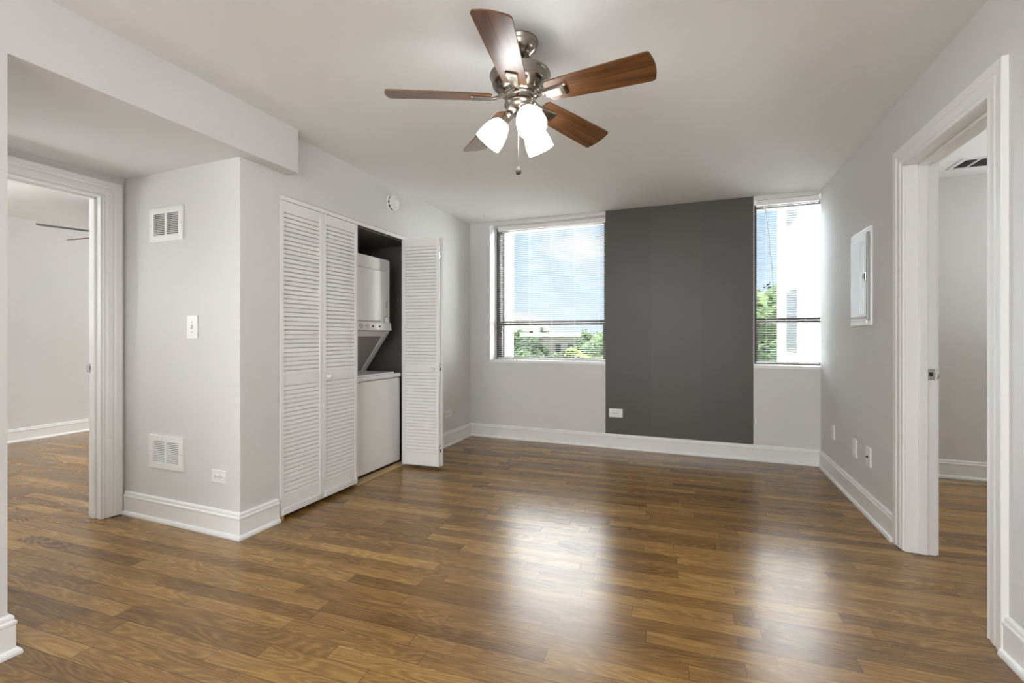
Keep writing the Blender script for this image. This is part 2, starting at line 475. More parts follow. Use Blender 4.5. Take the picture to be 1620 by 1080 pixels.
ZW0, ZW1 = 0.88, 2.42
WINS = [(-2.155, -0.837), (0.53, 1.24)]
HID = [(-5.7, -4.9), (2.6, 3.6)]
def wall_y(holes, x0, x1, y0, y1, z0, z1):
    bm = bmesh.new()
    x = x0
    for a, b, c, d in sorted(holes):
        box(bm, x, a, y0, y1, z0, z1)
        box(bm, a, b, y0, y1, z0, c); box(bm, a, b, y0, y1, d, z1)
        x = b
    box(bm, x, x1, y0, y1, z0, z1)
    return bm
holes = [(a, b, ZW0, ZW1) for a, b in WINS + HID]
wall_back = struct(obj('wall_back', wall_y(holes, -7.2, 4.5, YB, 5.04, 0, H), M_WALL), 'light grey window wall with a charcoal section between the windows')
acc = obj('accent_panel', B((-0.837, -0.383, YB - 0.003, YB, 0.14, H), (-0.383, 0.085, YB - 0.0034, YB, 0.14, H), (0.085, 0.53, YB - 0.003, YB, 0.14, H)), M_ACC, wall_back)
acc['label'] = 'charcoal painted section between the two windows'
holes_out = [(-2.085, -0.80, 0.80, 2.6), (0.46, 1.45, 0.80, 2.6), (-6.3, -4.5, 0.8, 2.6), (2.5, 4.0, 0.8, 2.6)]
struct(obj('wall_outside', wall_y(holes_out, -7.4, 4.7, 5.075, 5.37, -3.0, 3.2), M_BRICK), 'white painted brick outer face around the windows')

struct(obj('wall_left', B((-3.56, XL, 1.87, 1.97, 0, H), (XL - 0.1, XL, 1.97, 2.137, 0, H), (XL - 0.1, XL, 2.137, 3.575, 2.045, H),
    (XL - 0.1, XL, 3.575, YB + .05, 0, H)), M_WALL), 'light grey closet wall with its projecting corner')
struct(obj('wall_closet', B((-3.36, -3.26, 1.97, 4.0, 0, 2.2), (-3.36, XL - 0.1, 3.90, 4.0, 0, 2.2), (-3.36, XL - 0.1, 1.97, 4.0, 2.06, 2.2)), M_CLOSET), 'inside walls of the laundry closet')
struct(obj('wall_hall', B((XD - 0.12, XD, -1.2, 0.975, 0, H), (XD - 0.12, XD, 0.975, 1.745, 2.035, H), (XD - 0.12, XD, 1.745, YB + .05, 0, H)), M_WALL), 'grey wall of the hall recess with a doorway')
struct(obj('wall_left_near', B((XD, XB, -2.7, 0.878, 0, H)), M_WALL), 'near left wall end beside the hall opening')
struct(obj('soffit', B((XD - 0.05, XB, 0.878, 1.88, 2.178, H), (XL - 0.02, XB, 1.88, 2.195, 2.178, H)), M_WALL), 'dropped beam and soffit over the hall opening')
struct(obj('wall_right', B((XR, XR + 0.13, -2.7, 2.298, 0, H), (XR, XR + 0.13, 2.298, 3.057, 2.07, H), (XR, XR + 0.13, 3.057, YB + 0.01, 0, H)), M_WALL), 'light grey right wall with a doorway')
struct(obj('wall_right_room', B((4.3, 4.4, -2.7, YB + .05, 0, H), (XR + .13, 4.3, 0.6, 0.7, 0, H)), M_WALL), 'grey walls of the room on the right')
struct(obj('wall_left_room', B((XFAR - 0.1, XFAR, -1.3, YB + .05, 0, H), (XFAR, XD - .12, -1.3, -1.2, 0, H)), M_WALL), 'pale far wall of the room on the left')
struct(obj('wall_front', B((XB, XR + 0.1, -2.8, -2.7, 0, H)), M_WALL), 'wall behind the viewer')

# baseboards: tall board, stepped cap, shoe moulding
BASE = [(0, 0.0), (0.030, 0.0), (0.030, 0.010), (0.026, 0.019), (0.017, 0.024), (0.016, 0.024), (0.016, 0.108), (0.019, 0.112), (0.019, 0.121),
        (0.014, 0.126), (0.013, 0.129), (0.014, 0.133), (0.012, 0.141), (0.005, 0.147), (0, 0.147)]
def baseboard(name, path, seg, label):
    bm = bmesh.new(); sweep(bm, path, BASE, seg)
    struct(obj(name, bm, M_TRIM), label)
pl = [(XD + .018, 1.87), (XL, 1.87), (XL, 2.125)]
baseboard('baseboard_pillar', pl, None, 'white baseboard round the projecting wall corner')
pb = [(XL, 3.60), (XL, YB), (XR, YB), (XR, 3.168)]
baseboard('baseboard_left', pb, 0, 'white baseboard right of the closet')
baseboard('baseboard_back', pb, 1, 'white baseboard below the windows')
baseboard('baseboard_right', pb, 2, 'white baseboard on the right wall beyond the doorway')
baseboard('baseboard_right_near', [(XR, 2.196), (XR, -2.7)], None, 'white baseboard on the right wall before the doorway')
baseboard('baseboard_left_near', [(XB, -2.7), (XB, 0.878), (XD, 0.878)], None, 'white baseboard round the near left wall end')
baseboard('baseboard_right_room', [(XR + .13, YB), (4.3, YB)], None, 'white baseboard in the room on the right')
baseboard('baseboard_left_room', [(XFAR, -1.2), (XFAR, YB)], None, 'white baseboard in the room on the left')

# door frames ---------------------------------------------------------------
CAS = [(0.0, 0.0), (0.0, 0.012), (0.006, 0.013), (0.012, 0.010), (0.020, 0.011), (0.026, 0.015), (0.052, 0.017), (0.056, 0.014), (0.062, 0.015),
       (0.068, 0.019), (0.085, 0.020), (0.092, 0.021), (0.100, 0.021), (0.103, 0.019), (0.103, 0.0)]
def casing_bm(xw, nx, y0, y1, zt, zb=0.0):
    """casing round an opening y0..y1 in a wall at x = xw, facing nx"""
    bm = bmesh.new(); rings = []
    for (yy, zz, dy, dz) in ((y0, zb, -1, 0), (y0, zt, -1, 1), (y1, zt, 1, 1), (y1, zb, 1, 0)):
        rings.append([bm.verts.new((xw + nx * t, yy + dy * a, zz + dz * a)) for a, t in CAS])
    n = len(CAS)
    for a, b in zip(rings, rings[1:]):
        for k in range(n): bm.faces.new((a[k], a[(k + 1) % n], b[(k + 1) % n], b[k]))
    bm.faces.new(rings[0]); bm.faces.new(rings[-1][::-1])
    return bm
def door_frame(name, label, xf, xb, y0, y1, zt, strike_z, stop_at):
    """xf: face towards this room, xb: far face"""
    root = sroot(name, label)
    lo, hi_ = min(xf, xb), max(xf, xb)
    s = 1 if xf > xb else -1
    obj('casing', casing_bm(xf, s, y0 - 0.002, y1 + 0.002, zt - 0.004, 0.004), M_TRIM, root)
    obj('far_casing', casing_bm(xb, -s, y0 - 0.002, y1 + 0.002, zt - 0.004, 0.004), M_TRIM, root)
    J = 0.018
    obj('jamb', B((lo - .001, hi_ + .001, y0, y0 + 0.006, 0.003, zt), (lo - .001, hi_ + .001, y1 - 0.006, y1, 0.003, zt), (lo - .001, hi_ + .001, y0, y1, zt - 0.006, zt)), M_TRIM, root)
    a, b = stop_at
    obj('stop', B((a, b, y0 + .006, y0 + .018, 0.004, zt - .006), (a, b, y1 - .018, y1 - .006, 0.004, zt - .006), (a, b, y0 + .006, y1 - .006, zt - .018, zt - .006)), M_TRIM, root, bevel=0.002)
    # strike plate on the far jamb
    xs = xb - s * -0.022
    pb_ = bmesh.new()
    box(pb_, xs - 0.016, xs + 0.016, y1 - 0.0085, y1 - 0.006, strike_z - 0.03, strike_z + 0.03)
    pl_ = obj('strike_plate', pb_, M_CHROME, root, bevel=0.0008); pl_['label'] = 'steel strike plate on the jamb'
    hb = bmesh.new(); box(hb, xs - 0.009, xs + 0.006, y1 - 0.0092, y1 - 0.008, strike_z - 0.011, strike_z + 0.012)
    obj('latch_hole', hb, M_DARK, pl_)
    lb = bmesh.new(); tube(lb, [(xb - s * 0.001, y1 - .010, strike_z + .024), (xb - s * 0.004, y1 - .016, strike_z + .012), (xb - s * 0.005, y1 - .018, strike_z), (xb - s * 0.004, y1 - .016, strike_z - .012), (xb - s * 0.001, y1 - .010, strike_z - .024)], 0.0028)
    obj('strike_lip', lb, M_CHROME, pl_)
    sb = bmesh.new()
    for dz in (-0.021, 0.021):
        lathe(sb, [(0, 0), (0.0035, 0), (0.003, 0.0012), (0, 0.0014)], 10, Matrix.Translation((xs - .002, y1 - .0085, strike_z + dz)) @ Matrix.Rotation(R(90), 4, 'X'))
    obj('screw', sb, M_GREYSTEEL, pl_)
    return root
door_frame('door_1', 'white cased doorway in the hall recess on the left', XD, XD - 0.12, 0.975, 1.745, 2.035, 0.95, (XD - 0.082, XD - 0.045))
door_frame('door_2', 'white cased doorway in the right wall', XR, XR + 0.13, 2.298, 3.057, 2.07, 0.953, (XR + 0.052, XR + 0.09))

# ------------------------------------------------------------------ windows
def window(name, label, x0, x1, mid=(1.275, 1.33)):
    root = sroot(name, label)
    z0, z1 = ZW0, ZW1
    ya, yb = 4.985, 5.07
    fw = 0.05
    obj('window_frame', B((x0, x0 + fw, ya, yb, z0, z1), (x1 - fw, x1, ya, yb, z0, z1), (x0 + fw, x1 - fw, ya, yb, z0, z0 + 0.020), (x0 + fw, x1 - fw, ya, yb, z1 - 0.045, z1)), M_BRONZE, root, bevel=0.003)
    obj('lower_sash', B((x0 + fw, x0 + fw + .012, ya + .01, ya + .04, z0 + .020, mid[0]), (x1 - fw - .012, x1 - fw, ya + .01, ya + .04, z0 + .020, mid[0]),
        (x0 + fw, x1 - fw, ya + .01, ya + .04, z0 + .020, z0 + .032), (x0 + fw, x1 - fw, ya + .006, ya + .042, mid[0], mid[0] + 0.026)), M_BRONZE, root)
    obj('meeting_rail', B((x0 + fw, x1 - fw, ya + .045, ya + .08, mid[1] - 0.024, mid[1])), M_BRONZE, root)
    obj('upper_pane', B((x0 + fw, x1 - fw, ya + .058, ya + .062, mid[1] - .002, z1 - .045)), M_GLASS, root)
    obj('lower_pane', B((x0 + fw + .012, x1 - fw - .012, ya + .023, ya + .027, z0 + .032, mid[0])), M_GLASS, root)
    return root
def sill(root, x0, x1):
    obj('window_sill', B((x0, x1, YB - 0.010, 4.985, ZW0 - 0.026, ZW0 + 0.004)), M_TRIM, root, bevel=0.003)
w1 = window('window_1', 'wide window left of the charcoal wall section', *WINS[0]); sill(w1, -2.155, -0.838)
w2 = window('window_2', 'narrow window in the right corner', *WINS[1]); sill(w2, 0.531, 1.0615)
# liner of the reveal: white jamb and head boards
obj('reveal_lining', B((-2.155, -2.149, YB - .001, 4.985, ZW0, ZW1), (-2.149, -0.837, YB - .001, 4.985, ZW1 - .006, ZW1)), M_TRIM, w1)
obj('reveal_lining', B((0.53, 0.536, YB - .001, 4.985, ZW0, ZW1), (0.536, 1.062, YB - .001, 4.985, ZW1 - .006, ZW1)), M_TRIM, w2)

def blind(label, x0, x1, y, z_top, z_bot, cords, wand=None, tilt=2.0):
    root = thing('window_blind', label, 'blind', (0, y, 0), group='mini blinds in the windows')
    obj('headrail', B((x0, x1, -0.016, 0.016, z_top - 0.048, z_top)), M_SLAT, root, bevel=0.003)
    bm = bmesh.new()
    n = int((z_top - 0.057 - z_bot - 0.012) / 0.0215)
    c, s = math.cos(R(tilt)), math.sin(R(tilt))
    for i in range(n):
        zc = z_top - 0.062 - i * 0.0215
        rows = []
        for q in (-1, -0.5, 0, 0.5, 1):
            yy, zz = q * 0.0125, 0.0022 * (1 - q * q)
            py, pz = yy * c - zz * s, yy * s + zz * c
            rows.append((bm.verts.new((x0 + .003, py, zc + pz)), bm.verts.new((x1 - .003, py, zc + pz))))
        for a, b in zip(rows, rows[1:]):
            f = bm.faces.new((a[0], a[1], b[1], b[0])); f.smooth = True
    o = obj('slat_curtain', bm, M_SLAT, root)
    sol = o.modifiers.new('thickness', 'SOLIDIFY'); sol.thickness = 0.0006
    obj('bottom_rail', B((x0, x1, -0.012, 0.012, z_bot, z_bot + 0.014)), M_SLAT, root, bevel=0.002)
    for cx in cords:
        bm = bmesh.new()
        for dy in (-0.0145, 0.0145): tube(bm, [(cx, dy, z_bot + .005), (cx, dy, z_top - .03)], 0.0005, 5)
        obj('ladder_cord', bm, M_SLAT, root)
    if wand:
        bm = bmesh.new(); tube(bm, wand, 0.004, 8); obj('tilt_wand', bm, M_PLASTIC, root)
    return root
blind('wide white mini blind over the larger window, left of the charcoal wall', -2.095, -0.842, 4.905, 2.412, 0.894, (-1.97, -1.71, -1.45, -1.19, -0.93))
blind('narrow white mini blind with a tilt wand, in the corner window on the right', 0.556, 1.056, 4.822, 2.412, 0.902, (0.64, 0.80, 0.95),
      [(0.615, -0.022, 2.365), (0.64, -0.022, 2.28), (0.685, -0.02, 1.75), (0.70, -0.02, 1.54)])

# ------------------------------------------------------------------ closet doors
def louver_panel(parent, W, Ht, knob_at=None, flip=1):
    """one bifold leaf: local x across the leaf, y = thickness (front at -y), z up"""
    T = 0.028; S = 0.028
    zr = [(0.0, 0.115), (0.815, 0.885), (Ht - 0.072, Ht)]
    bm = B((0, S, -T, 0, 0, Ht), (W - S, W, -T, 0, 0, Ht))
    for a, b in zr: box(bm, S, W - S, -T + .003, -.003, a, b)
    leaf = obj('door_leaf', bm, M_DOOR, parent, bevel=0.0015, seg=1)
    for a, b in ((zr[0][1], zr[1][0]), (zr[1][1], zr[2][0])):
        bm = bmesh.new()
        n = round((b - a) / 0.0285); p = (b - a) / n
        for i in range(n):
            z = a + i * p
            # slat: outer edge low, inner edge high
            prism(bm, [(-T + .0035, z + .001), (-T + .009, z), (-T + .011, z + p * .66), (-.003, z + p + .001), (-.004, z + p + .006), (-.0075, z + p + .006), (-T + .0062, z + p * .74)], 'x', S - .001, W - S + .001)
        obj('louver_section', bm, M_DOOR, leaf)
    bm = B((0.016, W - 0.016, -T - 0.008, -T + .002, 0.004, 0.042))
    obj('kick_strip', bm, M_DOOR, leaf, bevel=0.002)
    if knob_at:
        bm = bmesh.new()
        lathe(bm, [(0.0, 0.0), (0.011, 0.0), (0.009, 0.004), (0.007, 0.010), (0.010, 0.016), (0.0155, 0.021), (0.0165, 0.026), (0.014, 0.031), (0.008, 0.034), (0, 0.035)], 24,
              Matrix.Translation((knob_at[0], -T + .002, knob_at[1])) @ Matrix.Rotation(R(90), 4, 'X'))
        obj('knob', bm, M_WHITE, leaf)
    return leaf
LW, LH = 0.3545, 1.985
d1 = thing('bifold_door', 'closed pair of white louvered bifold doors, left half of the laundry closet', 'door', (XL, 2.140, 0.024), group='louvered closet doors')
# local x of the leaf -> +Y of the room, front -> +X
for k, kn in ((0, None), (1, (0.045, 0.845))):
    lf = louver_panel(d1, LW, LH, kn)
    lf.rotation_euler = (0, 0, R(90)); lf.location = (-0.022, k * (LW + 0.003), 0)
d2 = thing('bifold_door', 'white louvered bifold door folded open, jutting out beside the washer', 'door', (XL, 3.42, 0.024), group='louvered closet doors')
lf = louver_panel(d2, LW, LH, (LW - 0.05, 0.845))
lf.rotation_euler = (0, 0, math.atan2(0.035, 0.376)); lf.location = (0.010, 0.03, 0)
lf2 = louver_panel(d2, LW, LH)
lf2.rotation_euler = (0, 0, math.atan2(-0.047, 0.376) + math.pi); lf2.location = (0.010 + 0.362, 0.063 + 0.005, 0)
for z in (0.15, 0.86, 1.83):
    bm = bmesh.new(); tube(bm, [(0.366, 0.0645, z - .03), (0.366, 0.0645, z + .03)], 0.004, 8); box(bm, 0.362, 0.3645, 0.045, 0.09, z - .03, z + .03)
    obj('hinge', bm, M_CHROME, d2)
tr = sroot('trim_1', 'white head track above the closet doors')
obj('head_track', B((XL - 0.062, XL - 0.006, 2.140, 3.572, 2.016, 2.044)), M_TRIM, tr)
obj('track_slot', B((XL - 0.044, XL - 0.024, 2.142, 3.570, 2.0145, 2.0165)), M_DARK, tr)
struct(obj('trim_2', B((-2.490, XL + 0.004, 2.86, 3.573, 0.0, 0.008)), M_PINE, bevel=0.002), 'bare wood threshold strip of the closet')
struct(obj('trim_3', B((XL - 0.05, XL + 0.012, 2.138, 2.162, 0.0, 0.024)), M_PINE, bevel=0.002), 'small wood block under the closet door pivot')

# ------------------------------------------------------------------ stacked washer and dryer
def rrect(y0, y1, z0, z1, r, n=5, corners=(1, 1, 1, 1)):
    pts = []
    for (cy_, cz, a0, on) in ((y1 - r, z0 + r, -90, corners[0]), (y1 - r, z1 - r, 0, corners[1]), (y0 + r, z1 - r, 90, corners[2]), (y0 + r, z0 + r, 180, corners[3])):
        for k in range(n + 1):
            a = R(a0 + 90 * k / n); pts.append((cy_ + r * math.cos(a), cz + r * math.sin(a)))
    return pts
LY0, LY1 = 2.895, 3.510
ld = thing('washer_dryer', 'white stacked washer and dryer tower standing in the open closet', 'washer dryer', (-2.80, 3.20, 0))
def L(bm):   # shift world coordinates into the thing's frame
    bmesh.ops.translate(bm, verts=bm.verts, vec=(2.80, -3.20, 0)); return bm
bm = B((-3.14, -2.470, LY0, LY1, 0.030, 0.783)); obj('washer_cabinet', L(bm), M_WHITE, ld, bevel=0.012, seg=3)
bm = B((-3.14, -2.462, LY0 - .002, LY1 + .002, 0.787, 0.822)); wt = obj('washer_top', L(bm), M_WHITE, ld, bevel=0.010, seg=3)
bm = B((-2.86, -2.50, LY0 + .05, LY1 - .05, 0.818, 0.834)); obj('washer_lid', L(bm), M_WHITE, ld, bevel=0.006, seg=2)
bm = B((-3.1, -2.52, LY0 + .03, LY1 - .03, 0.0, 0.032)); obj('base_frame', L(bm), M_DARK, ld)
# upright back with the slanted panel that carries the dryer
bm = bmesh.new(); prism(bm, [(-2.600, 1.195), (-2.875, 0.822), (-3.13, 0.822), (-3.13, 1.195)], 'y', LY0 + .012, LY1 - .012)
bk = obj('support_panel', L(bm), M_GREYPL, ld)
bk['label'] = 'grey slanted panel between washer and dryer'
bm = bmesh.new()
for a, b in ((LY0, LY0 + 0.055), (LY1 - 0.055, LY1)):
    prism(bm, [(-2.584, 1.195), (-2.857, 0.822), (-3.135, 0.822), (-3.135, 1.195)], 'y', a, b)
prism(bm, [(-2.590, 1.195), (-2.622, 1.150), (-2.66, 1.150), (-2.66, 1.195)], 'y', LY0 + .05, LY1 - .05)
obj('support_frame', L(bm), M_WHITE, ld, bevel=0.004)
bm = bmesh.new(); pts = rrect(LY0, LY1, 1.197, 1.845, 0.022)
prism(bm, pts, 'x', -3.13, -2.585); obj('dryer_cabinet', L(bm), M_WHITE, ld, bevel=0.006)
# dryer door, cut at its lower corners
DY0, DY1, DZ0, DZ1, CH = LY0 + 0.05, LY1 - 0.058, 1.287, 1.735, 0.085
dp = [(DY0 + CH, DZ0), (DY1 - CH, DZ0), (DY1, DZ0 + CH), (DY1, DZ1 - .01), (DY1 - .01, DZ1), (DY0 + .01, DZ1), (DY0, DZ1 - .01), (DY0, DZ0 + CH)]
def inset(pts, d):
    cy_, cz = (DY0 + DY1) / 2, (DZ0 + DZ1) / 2
    return [(p + (d if p < cy_ else -d), q + (d if q < cz else -d)) for p, q in pts]
bm = bmesh.new(); prism(bm, inset(dp, -0.005), 'x', -2.590, -2.584); gp = obj('door_gap', L(bm), M_GREYPL, ld)
bm = bmesh.new(); prism(bm, dp, 'x', -2.590, -2.572); dd = obj('dryer_door', L(bm), M_WHITE, ld, bevel=0.006, seg=3)
bm = B((-2.576, -2.568, DY1 - .012, DY1 - .004, 1.40, 1.46)); obj('door_pull', L(bm), M_GREYPL, dd, bevel=0.002)
bm = bmesh.new(); prism(bm, [(-2.589, 1.199), (-2.560, 1.204), (-2.566, 1.270), (-2.589, 1.284)], 'y', LY0 + .002, LY1 - .002)
cp = obj('control_panel', L(bm), M_WHITE, ld, bevel=0.004)
def knob(y, z, r, x=-2.565):
    bm = bmesh.new(); lathe(bm, [(0, 0), (r, 0), (r, 0.006), (r * 0.92, 0.020), (0, 0.021)], 24, Matrix.Translation((x, y, z)) @ Matrix.Rotation(R(90), 4, 'Y'))
    box(bm, x + .020, x + .026, y - r * .16, y + r * .16, z - r * .85, z + r * .85)
    o = obj('control_knob', L(bm), M_WHITE, cp); return o
for y in (3.005, 3.095, 3.175):
    k = knob(y, 1.237, 0.020)
    bm = bmesh.new(); lathe(bm, [(0, 0), (0.0245, 0), (0.0245, 0.001), (0, 0.0012)], 24, Matrix.Translation((-2.5638, y, 1.237)) @ Matrix.Rotation(R(90), 4, 'Y')); obj('dial_mark', L(bm), M_GREYPL, k)
kk = knob(3.457, 1.296, 0.027, -2.583)
bm = bmesh.new(); lathe(bm, [(0, 0), (0.034, 0), (0.034, 0.001), (0, 0.0012)], 24, Matrix.Translation((-2.5835, 3.457, 1.296)) @ Matrix.Rotation(R(90), 4, 'Y')); obj('dial_mark', L(bm), M_GREYPL, kk)
for y in (3.245, 3.335):
    bm = bmesh.new(); lathe(bm, [(0, 0), (0.009, 0), (0.008, 0.006), (0, 0.007)], 14, Matrix.Translation((-2.5632, y, 1.238)) @ Matrix.Rotation(R(90), 4, 'Y')); obj('push_button', L(bm), M_DARK, cp)

# ------------------------------------------------------------------ wall plates and fittings
def plate_root(name, label, cat, loc, face, group=None):
    """local x across the plate, y out of the wall is -y, z up; face = '-y', '+x' or '-x'"""
    rz = {'-y': 0, '+x': 90, '-x': -90}[face]
    return thing(name, label, cat, loc, (0, 0, R(rz)), group)
def plate(root, W, Hh, t=0.007, mat=None):
    bm = bmesh.new(); box(bm, -W / 2, W / 2, -t, 0.001, -Hh / 2, Hh / 2)
    return obj('cover_plate', bm, mat or M_PLASTIC, root, bevel=0.003, seg=2)
def receptacle(root, cx, cz, horiz=True, t=0.007):
    bm = bmesh.new()
    prism(bm, [(cx + a, cz + b) for a, b in rrect(-0.0165, 0.0165, -0.014, 0.014, 0.011)], 'y', -t - 0.0022, -t + .001)
    rc = obj('receptacle', bm, M_PLASTIC, root)
    bm = bmesh.new()
    y0, y1 = -t - 0.0028, -t - 0.0018
    if horiz:
        box(bm, cx - .009, cx - .001, y0, y1, cz + .004, cz + .0068); box(bm, cx - .009, cx - .001, y0, y1, cz - .0068, cz - .004)
        box(bm, cx + .005, cx + .010, y0, y1, cz - .0025, cz + .0025)
    else:
        box(bm, cx - .0068, cx - .004, y0, y1, cz - .001, cz + .008); box(bm, cx + .004, cx + .0068, y0, y1, cz - .001, cz + .008)
        box(bm, cx - .0025, cx + .0025, y0, y1, cz - .010, cz - .005)
    obj('slot_opening', bm, M_DARK, rc)
def screw(root, x, z, t=0.007):
    bm = bmesh.new(); lathe(bm, [(0, 0), (0.0035, 0), (0.003, 0.001), (0, 0.0012)], 10, Matrix.Translation((x, -t, z)) @ Matrix.Rotation(R(90), 4, 'X'))
    obj('screw', bm, M_GREYPL, root)
def outlet(label, loc, face, W, Hh, horiz=True):
    r = plate_root('wall_outlet', label, 'outlet', loc, face, 'wall outlets')
    plate(r, W, Hh); d = 0.0195
    if horiz: receptacle(r, -d, 0); receptacle(r, d, 0)
    else: receptacle(r, 0, d, False); receptacle(r, 0, -d, False)
    screw(r, 0, 0); return r
outlet('white sideways wall outlet low on the projecting grey corner wall', (-2.568, 1.87, 0.336), '-y', 0.122, 0.074)
outlet('white sideways wall outlet low on the charcoal wall section', (-0.730, YB - .003, 0.362), '-y', 0.138, 0.088)
outlet('white sideways wall outlet on the left wall past the folded closet door', (XL, 4.268, 0.334), '+x', 0.122, 0.078)
outlet('white wall outlet, middle of the three plates low on the right wall', (XR, 3.872, 0.370), '-x', 0.085, 0.125, False)
def jack(label, y, z, W, Hh, big):
    r = plate_root('jack_plate', label, 'wall plate', (XR, y, z), '-x', 'jack plates on the right wall')
    plate(r, W, Hh)
    bm = bmesh.new(); lathe(bm, [(0, 0), (0.008, 0), (0.008, 0.005), (0.0045, 0.005), (0.0045, 0.012), (0, 0.012)] if big else [(0, 0), (0.006, 0), (0.005, 0.003), (0, 0.003)], 16, Matrix.Translation((0, -.006, 0)) @ Matrix.Rotation(R(90), 4, 'X'))
    obj('socket', bm, M_DARK if big else M_GREYPL, r)
    for dz in (-0.042, 0.042): screw(r, 0, dz * Hh / 0.115)
jack('white jack plate with a black socket, nearest the right doorway', 3.597, 0.376, 0.085, 0.125, True)
jack('small off-white jack plate on the right wall, nearest the window corner', 4.392, 0.381, 0.070, 0.114, False)
r = plate_root('light_switch', 'white toggle light switch on the projecting grey wall', 'light switch', (-2.796, 1.87, 1.208), '-y')
plate(r, 0.092, 0.140)
bm = B((-0.006, 0.006, -0.0078, -0.006, -0.013, 0.013)); obj('toggle_slot', bm, M_GREYPL, r)
bm = bmesh.new(); prism(bm, [(-0.006, 0.005), (-0.020, -0.004), (-0.019, -0.009), (-0.006, -0.005)], 'x', -0.004, 0.004); obj('toggle', bm, M_PLASTIC, r, bevel=0.001)
for dz in (-.03, .03): screw(r, 0, dz)

def grille(label, xc, zc, W, Hh):
    r = plate_root('air_vent', label, 'vent', (xc, 1.87, zc), '-y', 'return air grilles')
    b = 0.040; m = 0.010; t = 0.011
    bm = B((-W / 2, W / 2, -t, 0.0005, -Hh / 2, -Hh / 2 + 0.036), (-W / 2, W / 2, -t, 0.0005, Hh / 2 - 0.036, Hh / 2), (-W / 2, -W / 2 + b, -t, 0.0005, -Hh / 2 + 0.036, Hh / 2 - 0.036), (W / 2 - b, W / 2, -t, 0.0005, -Hh / 2 + 0.036, Hh / 2 - 0.036), (-m, m, -t, 0.0005, -Hh / 2 + 0.036, Hh / 2 - 0.036))
    obj('vent_frame', bm, M_WHITE, r)
    obj('backing', B((-W / 2 + b, W / 2 - b, -0.001, 0.0005, -Hh / 2 + .036, Hh / 2 - .036)), M_DARK, r)
    hh = Hh - 0.072; n = 12; p = hh / n
    for x0, x1 in ((-W / 2 + b, -m), (m, W / 2 - b)):
        bm = bmesh.new()
        for i in range(n):
            z = -hh / 2 + i * p
            prism(bm, [(-0.0115, z), (-0.0100, z - .0004), (-0.0070, z + p * 0.60), (-0.0086, z + p * 0.62)], 'x', x0, x1)
        obj('louver_bank', bm, M_VENT, r)
    for x in (-W / 2 + .014, W / 2 - .014): screw(r, x, 0, t)
grille('white louvered air vent high on the projecting wall, above the light switch', -3.031, 1.846, 0.312, 0.208)
grille('white louvered air vent low on the projecting wall, near the baseboard', -3.034, 0.432, 0.322, 0.203)

sd = thing('smoke_detector', 'round white smoke detector on the wall above the closet', 'smoke detector', (XL, 3.282, 2.289), (0, R(90), 0))
bm = bmesh.new(); lathe(bm, [(0, 0), (0.070, 0), (0.072, 0.004), (0.071, 0.013), (0.066, 0.016)], 40); obj('base_ring', bm, M_PLASTIC, sd)
bm = bmesh.new(); lathe(bm, [(0.058, 0.012), (0.058, 0.032)], 40); obj('sensing_gap', bm, M_DARK, sd)
bm = bmesh.new(); lathe(bm, [(0.050, 0.027), (0.063, 0.027), (0.065, 0.031), (0.063, 0.039), (0.056, 0.046), (0.02, 0.049), (0, 0.049)], 40)
for k in range(10):
    a = 2 * math.pi * k / 10; mtx = Matrix.Rotation(a, 4, 'Z'); vv = box(bm, 0.056, 0.0635, -0.006, 0.006, 0.012, 0.029)
    bmesh.ops.transform(bm, matrix=mtx, verts=vv)
obj('cover', bm, M_PLASTIC, sd)
for y in (-0.035, 0.035):
    bm = bmesh.new(); lathe(bm, [(0, 0), (0.006, 0), (0.005, 0.0015), (0, 0.0015)], 12, Matrix.Translation((y, 0, 0.0475))); obj('test_button', bm, M_GREYPL, sd)

# breaker panel on the right wall (local x runs away from the window, towards the door)
bp_ = plate_root('breaker_panel', 'white metal breaker panel cover on the right wall', 'breaker panel', (XR, 3.728, 1.540), '-x')
W, Hh = 0.392, 0.632
bm = B((-W / 2, W / 2, -0.010, 0.001, -Hh / 2, Hh / 2)); obj('cover_frame', bm, M_GLOSS, bp_, bevel=0.003)
bm = B((-W / 2 + .03, W / 2 - .045, -0.020, -0.008, -Hh / 2 + .055, Hh / 2 - .055)); pd = obj('panel_door', bm, M_GLOSS, bp_, bevel=0.004)
for x in (0.02, 0.06, 0.10):
    bm = B((x, x + .008, -0.0225, -0.019, -Hh / 2 + .08, Hh / 2 - .08)); obj('door_rib', bm, M_GLOSS, pd, bevel=0.001)
bm = B((W / 2 - .040, W / 2 - .022, -0.024, -0.008, -Hh / 2 + .035, Hh / 2 - .035)); obj('edge_rail', bm, M_GREYSTEEL, bp_, bevel=0.004)
bm = B((0.095, 0.150, -0.025, -0.018, -0.028, 0.028)); lt = obj('latch', bm, M_CHROME, pd, bevel=0.002)
bm = B((0.128, 0.146, -0.0265, -0.024, -0.02, 0.02)); box(bm, 0.100, 0.110, -0.0265, -0.024, -.012, .012); obj('latch_tab', bm, M_DARK, lt)
bm = B((-W / 2 + .02, W / 2 - .06, -0.017, -0.008, -Hh / 2 + .012, -Hh / 2 + .040)); obj('bottom_lip', bm, M_GLOSS, bp_, bevel=0.004)
for z in (-0.19, 0.19):
    bm = bmesh.new(); lathe(bm, [(0, 0), (0.007, 0), (0.006, 0.003), (0, 0.0035)], 12, Matrix.Translation((-W / 2 + .017, -.010, z)) @ Matrix.Rotation(R(90), 4, 'X')); obj('screw', bm, M_GREYSTEEL, bp_)

